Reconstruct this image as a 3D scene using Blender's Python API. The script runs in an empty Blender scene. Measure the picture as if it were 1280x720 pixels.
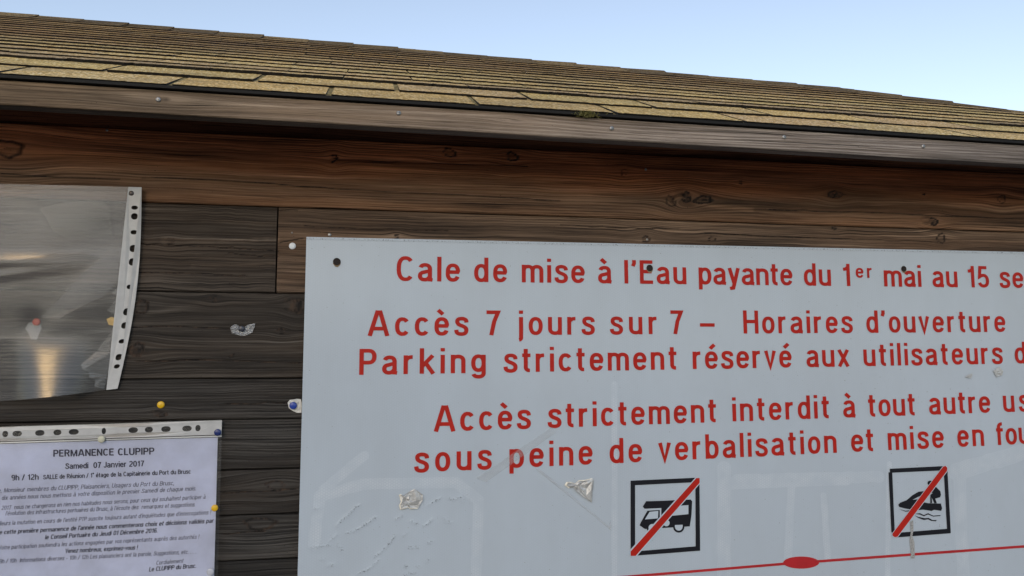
import bpy, math, random
import numpy as np
from mathutils import Matrix, Vector
random.seed(7); RNG = np.random.default_rng(7)
S = bpy.context.scene; COL = S.collection
rad = math.radians

# ------------------------------------------------------------------ camera
F = 960.0                                             # focal length in photo pixels (1280 wide)
def _unit(a): a = np.array(a, float); return a/np.linalg.norm(a)
_ex = _unit((5060, 80, F)); _vy = -9600.0
_ez = _unit((-(80*_vy + F*F)/5060, _vy, F)); _ey = np.cross(_ez, _ex)
R = np.array([_ex, _ey, _ez])                         # world = R @ (x right, y down, z forward)
CAM = np.array([0.0, -1.225, 1.6])
cd = bpy.data.cameras.new('camera'); cam = bpy.data.objects.new('camera', cd); COL.objects.link(cam)
cd.sensor_width = 36; cd.lens = 36*F/1280; cd.clip_start = 0.02; cd.clip_end = 6000
M4 = Matrix.Identity(4)
for i in range(3):
    M4[i][0] = R[i, 0]; M4[i][1] = -R[i, 1]; M4[i][2] = -R[i, 2]; M4[i][3] = CAM[i]
cam.matrix_world = M4; S.camera = cam
def hit(u, v, Y=0.0):                                 # the point of the vertical plane at depth Y seen at photo pixel u, v
    d = R @ np.array([u-640.0, v-360.0, F]); t = (Y-CAM[1])/d[1]
    return CAM + t*d

# ------------------------------------------------------------------ light
SUN_AZ, SUN_EL = -156.0, 22.0                          # compass angle from +Y towards +X, elevation
w = bpy.data.worlds.new('World'); S.world = w; w.use_nodes = True
nt = w.node_tree; bg = nt.nodes['Background']
sky = nt.nodes.new('ShaderNodeTexSky'); sky.sky_type = 'NISHITA'; sky.sun_disc = False
sky.sun_elevation = rad(SUN_EL); sky.sun_rotation = rad(SUN_AZ)
sky.altitude = 0; sky.air_density = 1.0; sky.dust_density = 0.5; sky.ozone_density = 1.2
hs = nt.nodes.new('ShaderNodeHueSaturation'); hs.inputs['Saturation'].default_value = .72; hs.inputs['Value'].default_value = 1.0
nt.links.new(sky.outputs[0], hs.inputs['Color']); nt.links.new(hs.outputs[0], bg.inputs[0]); bg.inputs[1].default_value = 0.15
ld = bpy.data.lights.new('sun', 'SUN'); sun = bpy.data.objects.new('sun', ld); COL.objects.link(sun)
ld.energy = 0.3; ld.angle = rad(5); ld.color = (1.0, 0.65, 0.27)
_sd = Vector((math.sin(rad(SUN_AZ))*math.cos(rad(SUN_EL)), math.cos(rad(SUN_AZ))*math.cos(rad(SUN_EL)), math.sin(rad(SUN_EL))))
sun.rotation_euler = _sd.to_track_quat('Z', 'Y').to_euler(); sun.location = (-2, -6, 5)
S.view_settings.view_transform = 'Standard'; S.view_settings.look = 'None'
S.view_settings.gamma = 1; S.view_settings.use_curve_mapping = False
S.view_settings.exposure = 0.62

# ------------------------------------------------------------------ material helpers
class N:
    def __init__(s, name):
        s.m = bpy.data.materials.new(name); s.m.use_nodes = True; s.t = s.m.node_tree
        s.p = s.t.nodes['Principled BSDF']; s.out = s.t.nodes['Material Output']
    def n(s, typ, ins=None, **kw):
        x = s.t.nodes.new('ShaderNode'+typ)
        for k, v in kw.items(): setattr(x, k, v)
        for k, v in (ins or {}).items(): s.put(x.inputs[k], v)
        return x
    def put(s, sock, v):
        if isinstance(v, bpy.types.NodeSocket): s.t.links.new(v, sock)
        elif isinstance(v, bpy.types.Node): s.t.links.new(v.outputs[0], sock)
        else: sock.default_value = v
    def math(s, op, a, b=0.0, c=0.0): return s.n('Math', {0: a, 1: b, 2: c}, operation=op).outputs[0]
    def attr(s, name, what='Fac'): return s.n('Attribute', attribute_name=name).outputs[what]
    def pos(s): return s.n('TexCoord').outputs['Object']
    def mapv(s, v, sc, loc=(0, 0, 0)): return s.n('Mapping', {'Vector': v, 'Scale': sc, 'Location': loc}).outputs[0]
    def noise(s, v, scale, detail=4, rough=.55, dist=0): return s.n('TexNoise', {'Vector': v, 'Scale': scale, 'Detail': detail, 'Roughness': rough, 'Distortion': dist}).outputs[0]
    def ramp(s, fac, stops):
        r = s.n('ValToRGB', {'Fac': fac}); e = r.color_ramp.elements
        while len(e) < len(stops): e.new(.5)
        for q, (p, c) in zip(e, stops): q.position = p; q.color = (c, c, c, 1) if isinstance(c, (int, float)) else (*c, 1)
        return r.outputs[0]
    def mix(s, f, a, b, mode='MIX'):
        x = s.n('Mix', data_type='RGBA', blend_type=mode)
        for k, v in ((0, f), (6, a), (7, b)):
            if isinstance(v, tuple) and len(v) == 3: v = (*v, 1)
            s.put(x.inputs[k], v)
        return x.outputs[2]
    def bump(s, h, strength=.5, dist=.002, normal=None):
        ins = {'Height': h, 'Strength': strength, 'Distance': dist}
        if normal is not None: ins['Normal'] = normal
        return s.n('Bump', ins).outputs[0]
    def fin(s, col=None, rough=None, normal=None, spec=None, metal=None, **kw):
        for k, v in (('Base Color', col), ('Roughness', rough), ('Normal', normal), ('Specular IOR Level', spec), ('Metallic', metal)):
            if v is None: continue
            if isinstance(v, tuple) and len(v) == 3: v = (*v, 1)
            s.put(s.p.inputs[k], v)
        for k, v in kw.items(): s.put(s.p.inputs[k], v)
        return s.m

def mat_wood(name, dark, light, warm, wet=1.0):
    a = N(name); g = a.attr('grain', 'Vector'); tone = a.attr('tone', 'Color'); kn = a.attr('knot')
    pos = a.pos()
    streak = a.noise(a.mapv(g, (.9, 34, 1)), 1.0, 6, .62, .1)
    mid = a.noise(a.mapv(g, (1.7, 150, 2)), 1.0, 5, .62, .1)
    fibre = a.noise(a.mapv(g, (6, 560, 3)), 1.0, 4, .7)
    big = a.noise(a.mapv(g, (2.0, 8, 1)), 1.0, 4, .55)
    zz = a.n('SeparateXYZ', {0: g}).outputs[1]
    ring = a.math('SINE', a.math('ADD', a.math('MULTIPLY', zz, 1350.0), a.math('MULTIPLY', streak, 30.0)))
    ring = a.math('POWER', a.math('ADD', a.math('MULTIPLY', ring, .5), .5), 1.8)
    ringw = a.ramp(a.noise(a.mapv(g, (1.0, 14, 5)), 1.0, 3, .5), [(.42, .02), (.62, .30)])
    f = a.math('ADD', a.math('MULTIPLY', streak, .45), a.math('ADD', a.math('MULTIPLY', mid, .32), a.math('ADD', a.math('MULTIPLY', fibre, .42), a.math('MULTIPLY', ring, ringw))))
    f = a.ramp(f, [(.48, 0.0), (.59, .26), (.68, .66), (.82, 1.0)])
    c = a.mix(f, dark, light)
    c = a.mix(a.ramp(big, [(.36, 0.0), (.66, .8)]), c, warm, 'MIX') if wet else c
    c = a.mix(a.math('MULTIPLY', f, .35), c, light)
    silver = a.math('MULTIPLY', a.ramp(mid, [(.56, 0.0), (.68, .85)]), a.ramp(fibre, [(.40, .2), (.6, 1.0)]))
    c = a.mix(silver, c, tuple(min(1, x*1.55+.01) for x in light))
    c = a.mix(a.math('MULTIPLY', a.ramp(fibre, [(.30, .95), (.47, 0.0)]), .9), c, tuple(x*.25 for x in dark))
    c = a.mix(a.ramp(mid, [(.28, .75), (.40, 0.0)]), c, tuple(x*.35 for x in dark))
    chk = a.noise(a.mapv(g, (2.2, 300, 7)), 1.0, 2, .5)           # long drying checks
    chk = a.ramp(chk, [(.275, 1.0), (.31, 0.0)])
    c = a.mix(a.math('MULTIPLY', chk, .95), c, (.005, .004, .003))
    pat = a.ramp(a.noise(a.mapv(g, (2.6, 26, 9)), 1.0, 5, .6), [(.30, .42), (.48, .85), (.62, 1.15), (.75, 1.55)])
    c = a.mix(1.0, c, pat, 'MULTIPLY')
    c = a.mix(1.0, c, tone, 'MULTIPLY')
    spk = a.ramp(a.noise(pos, 300, 3, .6), [(.27, .8), (.33, 0.0)])
    c = a.mix(spk, c, (.010, .008, .007))
    kc = a.mix(a.ramp(a.noise(a.mapv(g, (120, 120, 1)), 1.0, 4, .6), [(.42, 0.0), (.62, 1.0)]), (.006, .004, .003), (.06, .036, .022))
    c = a.mix(a.ramp(kn, [(.25, 0.0), (.6, .95)]), c, kc)
    h = a.math('ADD', a.math('MULTIPLY', f, .6), a.math('ADD', a.math('MULTIPLY', fibre, .8), a.math('MULTIPLY', chk, -1.8)))
    return a.fin(c, .74, a.bump(h, .7, .0018), .3)

def mat_granule(name, A, B, D):
    a = N(name); pos = a.pos(); tone = a.attr('tone', 'Color')
    v = a.n('TexVoronoi', {'Vector': pos, 'Scale': 360.0}); gc = a.n('SeparateColor', {0: v.outputs['Color']}).outputs[0]
    c = a.mix(a.ramp(gc, [(.15, 0.0), (.55, .55), (.9, 1.0)]), A, B)
    c = a.mix(a.ramp(gc, [(.86, 0.0), (.92, .9)]), c, D)
    dirt = a.ramp(a.noise(a.mapv(pos, (5, 12, 12)), 1.0, 5, .6), [(.48, 0.0), (.74, .62)])
    c = a.mix(dirt, c, (.16, .125, .078))
    bald = a.ramp(a.noise(pos, 75, 3, .6), [(.68, 0.0), (.76, .6)])
    c = a.mix(bald, c, (.08, .07, .055))
    lich = a.ramp(a.noise(a.mapv(pos, (14, 40, 40), (3.1, 1, 0)), 1.0, 3, .5), [(.7, 0.0), (.78, .8)])
    c = a.mix(lich, c, (.30, .13, .03))
    c = a.mix(1.0, c, tone, 'MULTIPLY')
    return a.fin(c, .88, a.bump(a.math('ADD', v.outputs['Distance'], gc), .55, .0011), .25)

def mat_plain(name, col, rough=.5, spec=.5, metal=0, bscale=0, bstr=.2, var=.0, **kw):
    a = N(name); pos = a.pos(); nrm = None; c = (*col, 1)
    if var: c = a.mix(a.ramp(a.noise(pos, bscale or 60, 4, .6), [(.3, 0.0), (.7, 1.0)]), tuple(x*(1-var) for x in col), tuple(min(1, x*(1+var)) for x in col))
    if bscale: nrm = a.bump(a.noise(pos, bscale, 4, .6), bstr, .001)
    return a.fin(c, rough, nrm, spec, metal, **kw)

def mat_film(name, base, haze, rough, scale=60, bstr=.25, gloss=.35):
    """thin clear plastic: mostly see-through, a mirror-like skin, a little milky haze"""
    a = N(name); pos = a.pos()
    nz = a.bump(a.math('ADD', a.noise(a.mapv(pos, (1, 1, 1.6)), scale, 4, .55), a.math('MULTIPLY', a.noise(pos, 900, 2, .5), .05)), bstr, .004)
    gl = a.n('BsdfGlossy', {'Color': (1, 1, 1, 1), 'Roughness': rough, 'Normal': nz})
    tr = a.n('BsdfTransparent', {'Color': (*base, 1)})
    df = a.n('BsdfDiffuse', {'Color': (.62, .62, .62, 1), 'Normal': nz})
    hz = a.math('MULTIPLY', a.ramp(a.noise(a.mapv(pos, (6, 1, 14)), 1.0, 5, .6), [(.3, .35), (.75, 1.0)]), haze)
    m1 = a.n('MixShader', {0: hz, 1: tr.outputs[0], 2: df.outputs[0]})
    fr = a.n('Fresnel', {'IOR': 1.5, 'Normal': nz})
    m2 = a.n('MixShader', {0: a.math('MULTIPLY', fr.outputs[0], gloss*5), 1: m1.outputs[0], 2: gl.outputs[0]})
    a.t.links.new(m2.outputs[0], a.out.inputs[0])
    return a.m

def mat_sign():
    a = N('reflective_sheeting'); pos = a.pos(); cr = a.attr('crack'); res = a.attr('residue')
    waves = None
    x, _, z = (a.n('SeparateXYZ', {0: pos}).outputs[i] for i in range(3))
    K = 2*math.pi/.0036
    for ang in (0, 60, 120):
        ph = a.math('ADD', a.math('MULTIPLY', x, K*math.cos(rad(ang))), a.math('MULTIPLY', z, K*math.sin(rad(ang))))
        cs = a.math('COSINE', ph); waves = cs if waves is None else a.math('ADD', waves, cs)
    hexa = a.ramp(a.math('MULTIPLY_ADD', waves, .2, .4), [(.1, 0.0), (.5, 1.0)])
    blot = a.noise(a.mapv(pos, (3, 3, 3)), 1.0, 4, .55)
    hexs = a.math('MULTIPLY', a.ramp(blot, [(.35, .2), (.6, 1.0)]), .22)
    c = a.mix(a.math('MULTIPLY', hexs, a.math('SUBTRACT', 1.0, hexa)), (.49, .545, .60), (.34, .395, .455))
    grime = a.ramp(a.noise(a.mapv(pos, (7, 1, 3)), 1.0, 6, .65), [(.35, 0.0), (.72, .42)])
    c = a.mix(grime, c, (.40, .43, .46))
    resn = a.math('MULTIPLY', res, a.ramp(a.noise(pos, 45, 4, .6), [(.36, .05), (.62, 1.0)]))
    c = a.mix(a.math('MULTIPLY', resn, a.math('MULTIPLY_ADD', hexa, .36, .03)), c, (.70, .72, .74))
    fl = a.math('MULTIPLY', cr, a.ramp(a.noise(pos, 420, 3, .6), [(.55, 0.0), (.62, .85)]))
    c = a.mix(fl, c, (.05, .045, .05))
    pep = a.ramp(a.noise(pos, 330, 2, .5), [(.235, .8), (.262, 0.0)])
    c = a.mix(pep, c, (.16, .14, .12))
    h = a.math('ADD', a.math('MULTIPLY', cr, a.noise(pos, 160, 3, .6)), a.math('ADD', a.math('MULTIPLY', hexa, .02), a.math('MULTIPLY', res, .03)))
    return a.fin(c, a.math('MULTIPLY_ADD', res, .15, .22), a.bump(h, .5, .0012), .5)

M = {}
M['wall'] = mat_wood('weathered_pine_cladding', (.018, .014, .011), (.120, .097, .078), (.075, .048, .030))
M['fascia'] = mat_wood('silvered_pine_fascia', (.13, .098, .074), (.36, .295, .247), (.24, .175, .127))
M['granule'] = mat_granule('tan_mineral_granules', (.33, .20, .062), (.88, .61, .25), (.90, .74, .46))
M['bitumen'] = mat_plain('bitumen_edge', (.012, .011, .010), .7, .3, bscale=300, bstr=.5)
M['sign'] = mat_sign()
M['red'] = mat_plain('red_vinyl', (.43, .015, .007), .5, .2, bscale=40, bstr=.04, var=.10)
M['darkred'] = mat_plain('crimson_vinyl', (.44, .012, .016), .45, .45, bscale=40, bstr=.04, var=.1)
M['black'] = mat_plain('black_vinyl', (.008, .008, .012), .5, .22, bscale=40, bstr=.05)
M['white'] = mat_plain('white_vinyl', (.49, .545, .60), .35, .4, bscale=60, bstr=.04)
M['alu'] = mat_plain('sign_edge_metal', (.45, .46, .47), .4, .5, .9, bscale=90, bstr=.1)
M['hole'] = mat_plain('rusty_bolt_recess', (.022, .015, .012), .7, .3, bscale=500, bstr=.5, var=.4)
M['rust'] = mat_plain('rust_stain', (.24, .17, .10), .7, .2, bscale=300, var=.3)
M['glue'] = mat_plain('grey_glue_residue', (.34, .33, .315), .7, .2, bscale=420, bstr=.4, var=.45)
M['foil'] = mat_plain('torn_backing', (.50, .49, .47), .34, .6, .25, bscale=220, bstr=.8, var=.2)
M['cream'] = mat_plain('old_glue_edge', (.80, .74, .62), .45, .4, bscale=300, bstr=.6, var=.2)
M['tape'] = mat_film('clear_tape', (.995, .995, .995), .34, .3, 200, .1, .2)
M['film'] = mat_film('clear_sleeve_film', (.90, .905, .91), .13, .21, 22, .11, .16)
M['milky'] = mat_film('milky_doubled_film', (.97, .97, .98), .13, .3, 60, .2, .06)
M['film2'] = mat_film('clear_notice_film', (.97, .97, .98), .03, .2, 30, .2, .3)
M['strip'] = mat_plain('milky_punched_plastic', (.50, .49, .475), .3, .4, bscale=60, bstr=.15, var=.08)
M['remnant'] = mat_film('milky_torn_film', (.95, .95, .95), .09, .3, 120, .12, .2)
M['scrap'] = mat_film('crumpled_clear_plastic', (.85, .85, .85), .55, .25, 200, .7, .6)
M['scrapw'] = mat_plain('white_plastic_scrap', (.62, .60, .55), .35, .5, bscale=200, bstr=.6, var=.15)
M['paper'] = mat_plain('printer_paper', (.60, .645, .80), .75, .3, bscale=22, bstr=.5, var=.10)
M['ink'] = mat_plain('printed_ink', (.05, .05, .085), .7, .2, bscale=400, var=.3)
M['inkpale'] = mat_plain('faded_ink', (.13, .13, .19), .7, .2, bscale=300, var=.5)
M['ochre'] = mat_plain('ochre_tape', (.50, .33, .12), .4, .4, bscale=200, bstr=.5, var=.2)
def tackm(n, c): M[n] = mat_plain(n+'_tack_plastic', c, .28, .5, bscale=60, bstr=.05, var=.06)
tackm('yellow', (.72, .42, .01)); tackm('blue', (.02, .05, .30)); tackm('navy', (.012, .025, .13)); tackm('ivory', (.52, .50, .38))
tackm('whitet', (.72, .74, .76)); tackm('redt', (.50, .07, .03)); tackm('brown', (.03, .018, .015)); tackm('clear', (.50, .50, .55))
tackm('grey', (.035, .037, .05))
M['steel'] = mat_plain('dull_zinc', (.42, .41, .39), .38, .5, .9, bscale=400, bstr=.3)
M['moss'] = mat_plain('dry_moss', (.26, .24, .09), .9, .2, var=.4, bscale=300)
M['ground'] = mat_plain('quay_gravel', (.15, .14, .125), .9, .2, bscale=3, bstr=.6, var=.3)
M['skyline'] = mat_plain('added_skyline_surface', (.055, .065, .035), .95, .1, bscale=.05, var=.4)

# ------------------------------------------------------------------ mesh helpers
class MB:
    def __init__(s): s.v = []; s.f = []; s.m = []; s.a = {}
    def add(s, verts, faces, mi=0, **attrs):
        b = len(s.v); s.v += [tuple(map(float, p)) for p in verts]
        s.f += [tuple(b+i for i in f) for f in faces]; s.m += [mi]*len(faces)
        for k, vals in attrs.items(): s.a.setdefault(k, []).extend(vals)
    def box(s, lo, hi, mi=0, **at):
        (x0, y0, z0), (x1, y1, z1) = lo, hi
        s.add([(x0,y0,z0),(x1,y0,z0),(x1,y1,z0),(x0,y1,z0),(x0,y0,z1),(x1,y0,z1),(x1,y1,z1),(x0,y1,z1)],
              [(0,3,2,1),(4,5,6,7),(0,1,5,4),(1,2,6,5),(2,3,7,6),(3,0,4,7)], mi, **{k: [v]*8 for k, v in at.items()})
    def grid(s, P, mi=0, **attrs):                                    # P: rows x cols x 3
        r, c = P.shape[:2]; b = len(s.v)
        s.v += [tuple(p) for p in P.reshape(-1, 3).tolist()]
        for i in range(r-1):
            for j in range(c-1):
                q = b+i*c+j; s.f.append((q, q+1, q+c+1, q+c)); s.m.append(mi)
        for k, val in attrs.items(): s.a.setdefault(k, []).extend(np.asarray(val).reshape(r*c, -1).tolist())
    def build(s, name, mats, parent=None, smooth=False):
        me = bpy.data.meshes.new(name); me.from_pydata(s.v, [], s.f)
        for m in (mats if isinstance(mats, (list, tuple)) else [mats]): me.materials.append(m)
        me.polygons.foreach_set('material_index', s.m)
        if smooth: me.polygons.foreach_set('use_smooth', [True]*len(s.f))
        for k, vals in s.a.items():
            arr = np.array([x if isinstance(x, (list, tuple)) else [x] for x in vals], float)
            if arr.shape[1] == 1: me.attributes.new(k, 'FLOAT', 'POINT').data.foreach_set('value', arr.ravel())
            elif k == 'tone': me.attributes.new(k, 'FLOAT_COLOR', 'POINT').data.foreach_set('color', np.c_[arr, np.ones(len(arr))].ravel())
            else: me.attributes.new(k, 'FLOAT_VECTOR', 'POINT').data.foreach_set('vector', arr.ravel())
        me.update(); o = bpy.data.objects.new(name, me); COL.objects.link(o)
        if parent: o.parent = parent; o.matrix_parent_inverse = Matrix.Translation(-Vector(parent_world(parent)))
        return o
def parent_world(p):
    x = Vector(p.location)
    return x
def thing(name, label, cat, loc=(0, 0, 0), group=None):
    o = bpy.data.objects.new(name, None); COL.objects.link(o); o.location = loc; o.empty_display_size = .02
    return tag(o, label, cat, group)
def tag(o, label, cat, group=None):
    o['label'] = label; o['category'] = cat
    if group: o['group'] = group
    return o
def struct(o): o['kind'] = 'structure'; return o
def fill2d(outer, holes=()):                                          # flat polygon with holes -> verts, faces
    from mathutils.geometry import tessellate_polygon
    loops = [[Vector((x, y, 0)) for x, y in outer]]+[[Vector((x, y, 0)) for x, y in h] for h in holes]
    flat = [p for l in loops for p in l]
    return [(p.x, p.y) for p in flat], [tuple(t) for t in tessellate_polygon(loops)]
def smoothnoise(shape, cells, seed):                                  # value noise on a grid
    g = np.random.default_rng(seed).random((cells[0]+2, cells[1]+2))
    y = np.linspace(0, cells[0], shape[0]); x = np.linspace(0, cells[1], shape[1])
    i = np.minimum(y.astype(int), cells[0]); j = np.minimum(x.astype(int), cells[1])
    fy = (y-i); fx = (x-j); fy = (fy*fy*(3-2*fy))[:, None]; fx = (fx*fx*(3-2*fx))[None]
    a = g[np.ix_(i, j)]; b = g[np.ix_(i, j+1)]; c = g[np.ix_(i+1, j)]; d = g[np.ix_(i+1, j+1)]
    return (a*(1-fx)+b*fx)*(1-fy)+(c*(1-fx)+d*fx)*fy

# ------------------------------------------------------------------ setting
g = MB(); g.add([(-3000,-3000,0),(3000,-3000,0),(3000,3000,0),(-3000,3000,0)], [(0,1,2,3)])
struct(g.build('ground', M['ground']))
h = MB(); rows = []                                                   # unseen ridge ring, added to give the sign a skyline to mirror
ang = np.linspace(0, 2*math.pi, 181); hh = 42+26*np.sin(3*ang+1)+14*np.sin(7*ang)+7*np.sin(17*ang+2)
for rr, k in ((700, 0), (820, .55), (960, 1), (1250, 0)):
    rows.append(np.c_[rr*np.cos(ang), rr*np.sin(ang), np.maximum(0, hh*k)-.5])
h.grid(np.array(rows)); struct(h.build('added_skyline', M['skyline'], smooth=True))

# ------------------------------------------------------------------ the hut
hut = thing('wooden_hut', 'weathered dark timber hut with a tan shingle roof, its boarded wall carrying the big sign', 'hut', (-.4, 0, 0))
XL, XR = -2.55, 1.80
KNOTS = [  # photo pixel, radius (m) across, strength, stretch
    (858, 247, .009, 1.0, 1.0), (879, 250, .008, .9, 2.2), (838, 252, .010, .55, 1.0), (640, 196, .009, .8, 1.1), (562, 191, .008, .7, 1.5), (417, 198, .007, .8, .8),
    (1040, 243, .007, .75, 1.4), (1048, 244, .005, .7, 1.6), (1167, 277, .007, 1.0, 1.3), (1176, 298, .009, .7, 1.2), (1252, 249, .008, .6, 1.3),
    (925, 228, .004, .7, 1), (1154, 243, .003, .8, 1), (10, 186, .016, .6, 1.3), (176, 384, .010, .75, 1.4), (171, 437, .010, .9, 1.2), (267, 373, .006, .7, 1),
    (371, 383, .010, 1.0, .8), (352, 414, .005, .9, 1.2), (290, 445, .003, .9, 1.2), (212, 301, .006, .6, 1), (807, 299, .007, .8, 1.0), (496, 296, .004, .9, 1.2),
    (1043, 285, .004, .8, 1.4), (890, 299, .005, .7, 1.5), (780, 216, .007, .5, 1), (203, 518, .004, 1, 1.6), (325, 655, .012, .6, 1.8), (345, 607, .009, .6, 1.6), (255, 590, .01, .6, 1.5)]
KW = [(*hit(u, v)[[0, 2]], r, s, e) for u, v, r, s, e in KNOTS]
def polyd(X, Z, pts):                                                 # distance to a polyline in the wall plane
    d = np.full(X.shape, 9.)
    for (ax, az), (bx, bz) in zip(pts[:-1], pts[1:]):
        dx, dz = bx-ax, bz-az; t = np.clip(((X-ax)*dx+(Z-az)*dz)/(dx*dx+dz*dz), 0, 1)
        d = np.minimum(d, np.hypot(X-ax-t*dx, Z-az-t*dz))
    return d
_w = lambda l: [tuple(hit(u, v)[[0, 2]]) for u, v in l]
SPLITS = [_w(l) for l in ([(170, 305), (215, 306), (280, 309), (347, 314)], [(285, 316), (320, 320), (347, 321)], [(165, 409), (230, 408), (300, 411)], [(340, 262), (372, 264)], [(350, 303), (380, 298)], [(420, 199), (560, 205), (660, 208)],
    [(176, 222), (300, 226), (420, 236), (560, 243), (700, 251)], [(380, 283), (470, 287), (560, 288)], [(880, 291), (1000, 297), (1180, 303)], [(960, 262), (1100, 266), (1280, 274)], [(0, 217), (60, 221), (150, 224)], [(165, 340), (230, 341), (310, 345)], [(170, 452), (250, 450), (376, 454)], [(280, 505), (370, 503)], [(277, 617), (372, 612)], [(278, 668), (330, 664)], [(700, 281), (780, 285), (850, 286)])]
PALE = [(_w(l), r_, s_) for l, r_, s_ in (([(205, 300), (260, 301), (346, 299)], .0035, 1.3), ([(866, 254), (895, 258), (940, 262)], .0035, 1.2), ([(240, 332), (300, 331), (346, 329)], .002, .8), ([(176, 272), (346, 279)], .0025, .6), ([(1150, 290), (1200, 300), (1280, 303)], .003, .7), ([(180, 395), (240, 380), (330, 378)], .004, .5), ([(400, 290), (560, 294)], .002, .6))]
wl = MB(); bi = 0
def board(x0, x1, z0, z1, Y, tone, dx=.004, dz=.0017):
    global bi
    bi += 1
    inv = max(x0, -.62), min(x1, 1.35)
    xs = np.unique(np.r_[x0, np.arange(x0, x1, .05), np.arange(inv[0], inv[1], dx), x1]) if z1 > 1.2 else np.unique(np.r_[np.arange(x0, x1, .08), x1])
    nz = max(5, int((z1-z0)/dz)) if z1 > 1.2 else 6
    zs = np.linspace(z0, z1, nz)
    e = .0022; zs = np.unique(np.r_[z0, z0+e, zs[1:-1], z1-e, z1])
    X, Z = np.meshgrid(xs, zs); Yg = np.full_like(X, Y)
    Yg -= .0012*(smoothnoise(X.shape, (3, 14), bi)-.5)
    warp = np.zeros_like(X); kn = np.zeros_like(X)
    warp += .006*(smoothnoise(X.shape, (1, 7), bi+40)-.5)+.0022*(smoothnoise(X.shape, (3, 40), bi+80)-.5)
    for kx, kz, r, s, el in KW:
        if not (z0-.002 <= kz <= z1+.002) or not (x0 <= kx <= x1): continue
        ddx = (X-kx)/el; ddz = Z-kz; d2 = ddx**2+ddz**2
        warp += ddz*1.0*s*np.exp(-(ddx/(r*3.2))**2-(ddz/(r*2.6))**2)*-.85
        an = np.arctan2(ddz, ddx); jag = 1+.13*np.sin(2*an+kx*50)+.10*np.sin(3*an+kz*90)+.06*np.sin(7*an+kx*20)
        dd = np.sqrt(d2)*jag/(r*.95); kn = np.maximum(kn, s*np.maximum(np.exp(-((dd-.85)/.24)**2), np.maximum((.30+.25*s)*np.exp(-(dd/.75)**4), .30*np.exp(-((dd-.3)/1.5)**2))))
        kn = np.maximum(kn, s*.9*np.exp(-(ddz/(r*.10))**2)*(np.abs(ddx) < r*.9)*(ddx > -r*.2))
        Yg += -.0012*s*np.exp(-d2/(r*1.6)**2)
        if s >= 1: kn = np.maximum(kn, .42*np.exp(-((ddx+r)/(r*2.6))**2-((ddz-r*.5)/(r*2.0))**2)*(.5+smoothnoise(X.shape, (20, 120), 6)))
    pale = np.zeros_like(X)
    if z1 > 1.2:
        for l in SPLITS:
            if max(p[1] for p in l) < z0-.01 or min(p[1] for p in l) > z1+.01: continue
            d = polyd(X, Z+.0022*(smoothnoise(X.shape, (2, 90), bi+3)-.5), l); kk = np.exp(-(d/.0011)**2)*(.55+.45*smoothnoise(X.shape, (1, 60), bi+5)); kn = np.maximum(kn, kk); Yg += .0016*kk
        for l, r_, s_ in PALE:
            if max(p[1] for p in l) < z0-.01 or min(p[1] for p in l) > z1+.01: continue
            pale = np.maximum(pale, s_*np.exp(-(polyd(X, Z, l)/r_)**2)*(.35+.65*smoothnoise(X.shape, (8, 70), bi+6)))
    Yg[0] += .0025; Yg[-1] += .0025
    G = np.stack([X*1.0+bi*3.7, Z+warp+bi*1.13, np.full_like(X, bi*2.31)], -1)
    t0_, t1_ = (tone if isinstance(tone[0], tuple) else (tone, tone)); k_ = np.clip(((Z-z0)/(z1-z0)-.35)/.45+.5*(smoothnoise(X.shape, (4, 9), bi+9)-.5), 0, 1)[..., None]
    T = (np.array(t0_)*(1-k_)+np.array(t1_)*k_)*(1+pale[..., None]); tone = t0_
    wl.grid(np.stack([X, Yg, Z], -1), 0, grain=G, knot=kn, tone=T)
    P = [(x0, Y+.004, z0), (x1, Y+.004, z0), (x1, Y+.02, z0), (x0, Y+.02, z0), (x0, Y+.004, z1), (x1, Y+.004, z1), (x1, Y+.02, z1), (x0, Y+.02, z1)]
    wl.add(P, [(0,3,2,1),(4,5,6,7),(0,4,7,3),(1,2,6,5)], 0, grain=[(bi*3., 0, 0)]*8, knot=[0]*8, tone=[tuple(np.array(tone)*.5)]*8)
G_ = .0013
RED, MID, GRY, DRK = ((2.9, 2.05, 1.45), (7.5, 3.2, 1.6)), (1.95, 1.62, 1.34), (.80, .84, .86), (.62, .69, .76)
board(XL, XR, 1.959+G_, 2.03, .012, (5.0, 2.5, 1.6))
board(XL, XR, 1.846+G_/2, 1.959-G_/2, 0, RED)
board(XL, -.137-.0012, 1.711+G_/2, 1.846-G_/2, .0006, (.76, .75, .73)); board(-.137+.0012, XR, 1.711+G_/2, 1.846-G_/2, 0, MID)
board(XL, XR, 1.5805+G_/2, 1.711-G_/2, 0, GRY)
zc = 1.5805
for k, z in enumerate((1.5195, 1.4445, 1.3785, 1.3125, 1.2465, 1.18)):
    board(XL, XR, z+G_/2, zc-G_/2, .0008*(k % 2), tuple(np.array(DRK)*(1-.04*(k % 3)))); zc = z
while zc > .12:
    z = max(.1, zc-.132); board(XL, XR, z+G_/2, zc-G_/2, 0, DRK); zc = z
D = 2.1
AT = dict(grain=(0, 0, 0), knot=0, tone=(.1, .1, .1))
wl.box((XL, .0201, .1), (XR, .05, 2.04), 0, **AT)                     # backing behind the joints
for k in range(15):                                                   # side and back walls
    z0, z1 = .1+.13*k, .1+.13*(k+1)-G_
    AT2 = dict(grain=(k*1.3, k*.7, 5), knot=0, tone=DRK)
    wl.box((XL, .0502, z0), (XL+.03, D, z1), 0, **AT2); wl.box((XR-.03, .0502, z0), (XR, D, z1), 0, **AT2); wl.box((XL+.031, D-.03, z0), (XR-.031, D, z1), 0, **AT2)
wall = wl.build('wall', M['wall'], hut)
bs = MB(); bs.box((XL-.02, .03, -.02), (XR+.02, D+.02, .098)); bs.build('plinth', M['ground'], hut)

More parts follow.
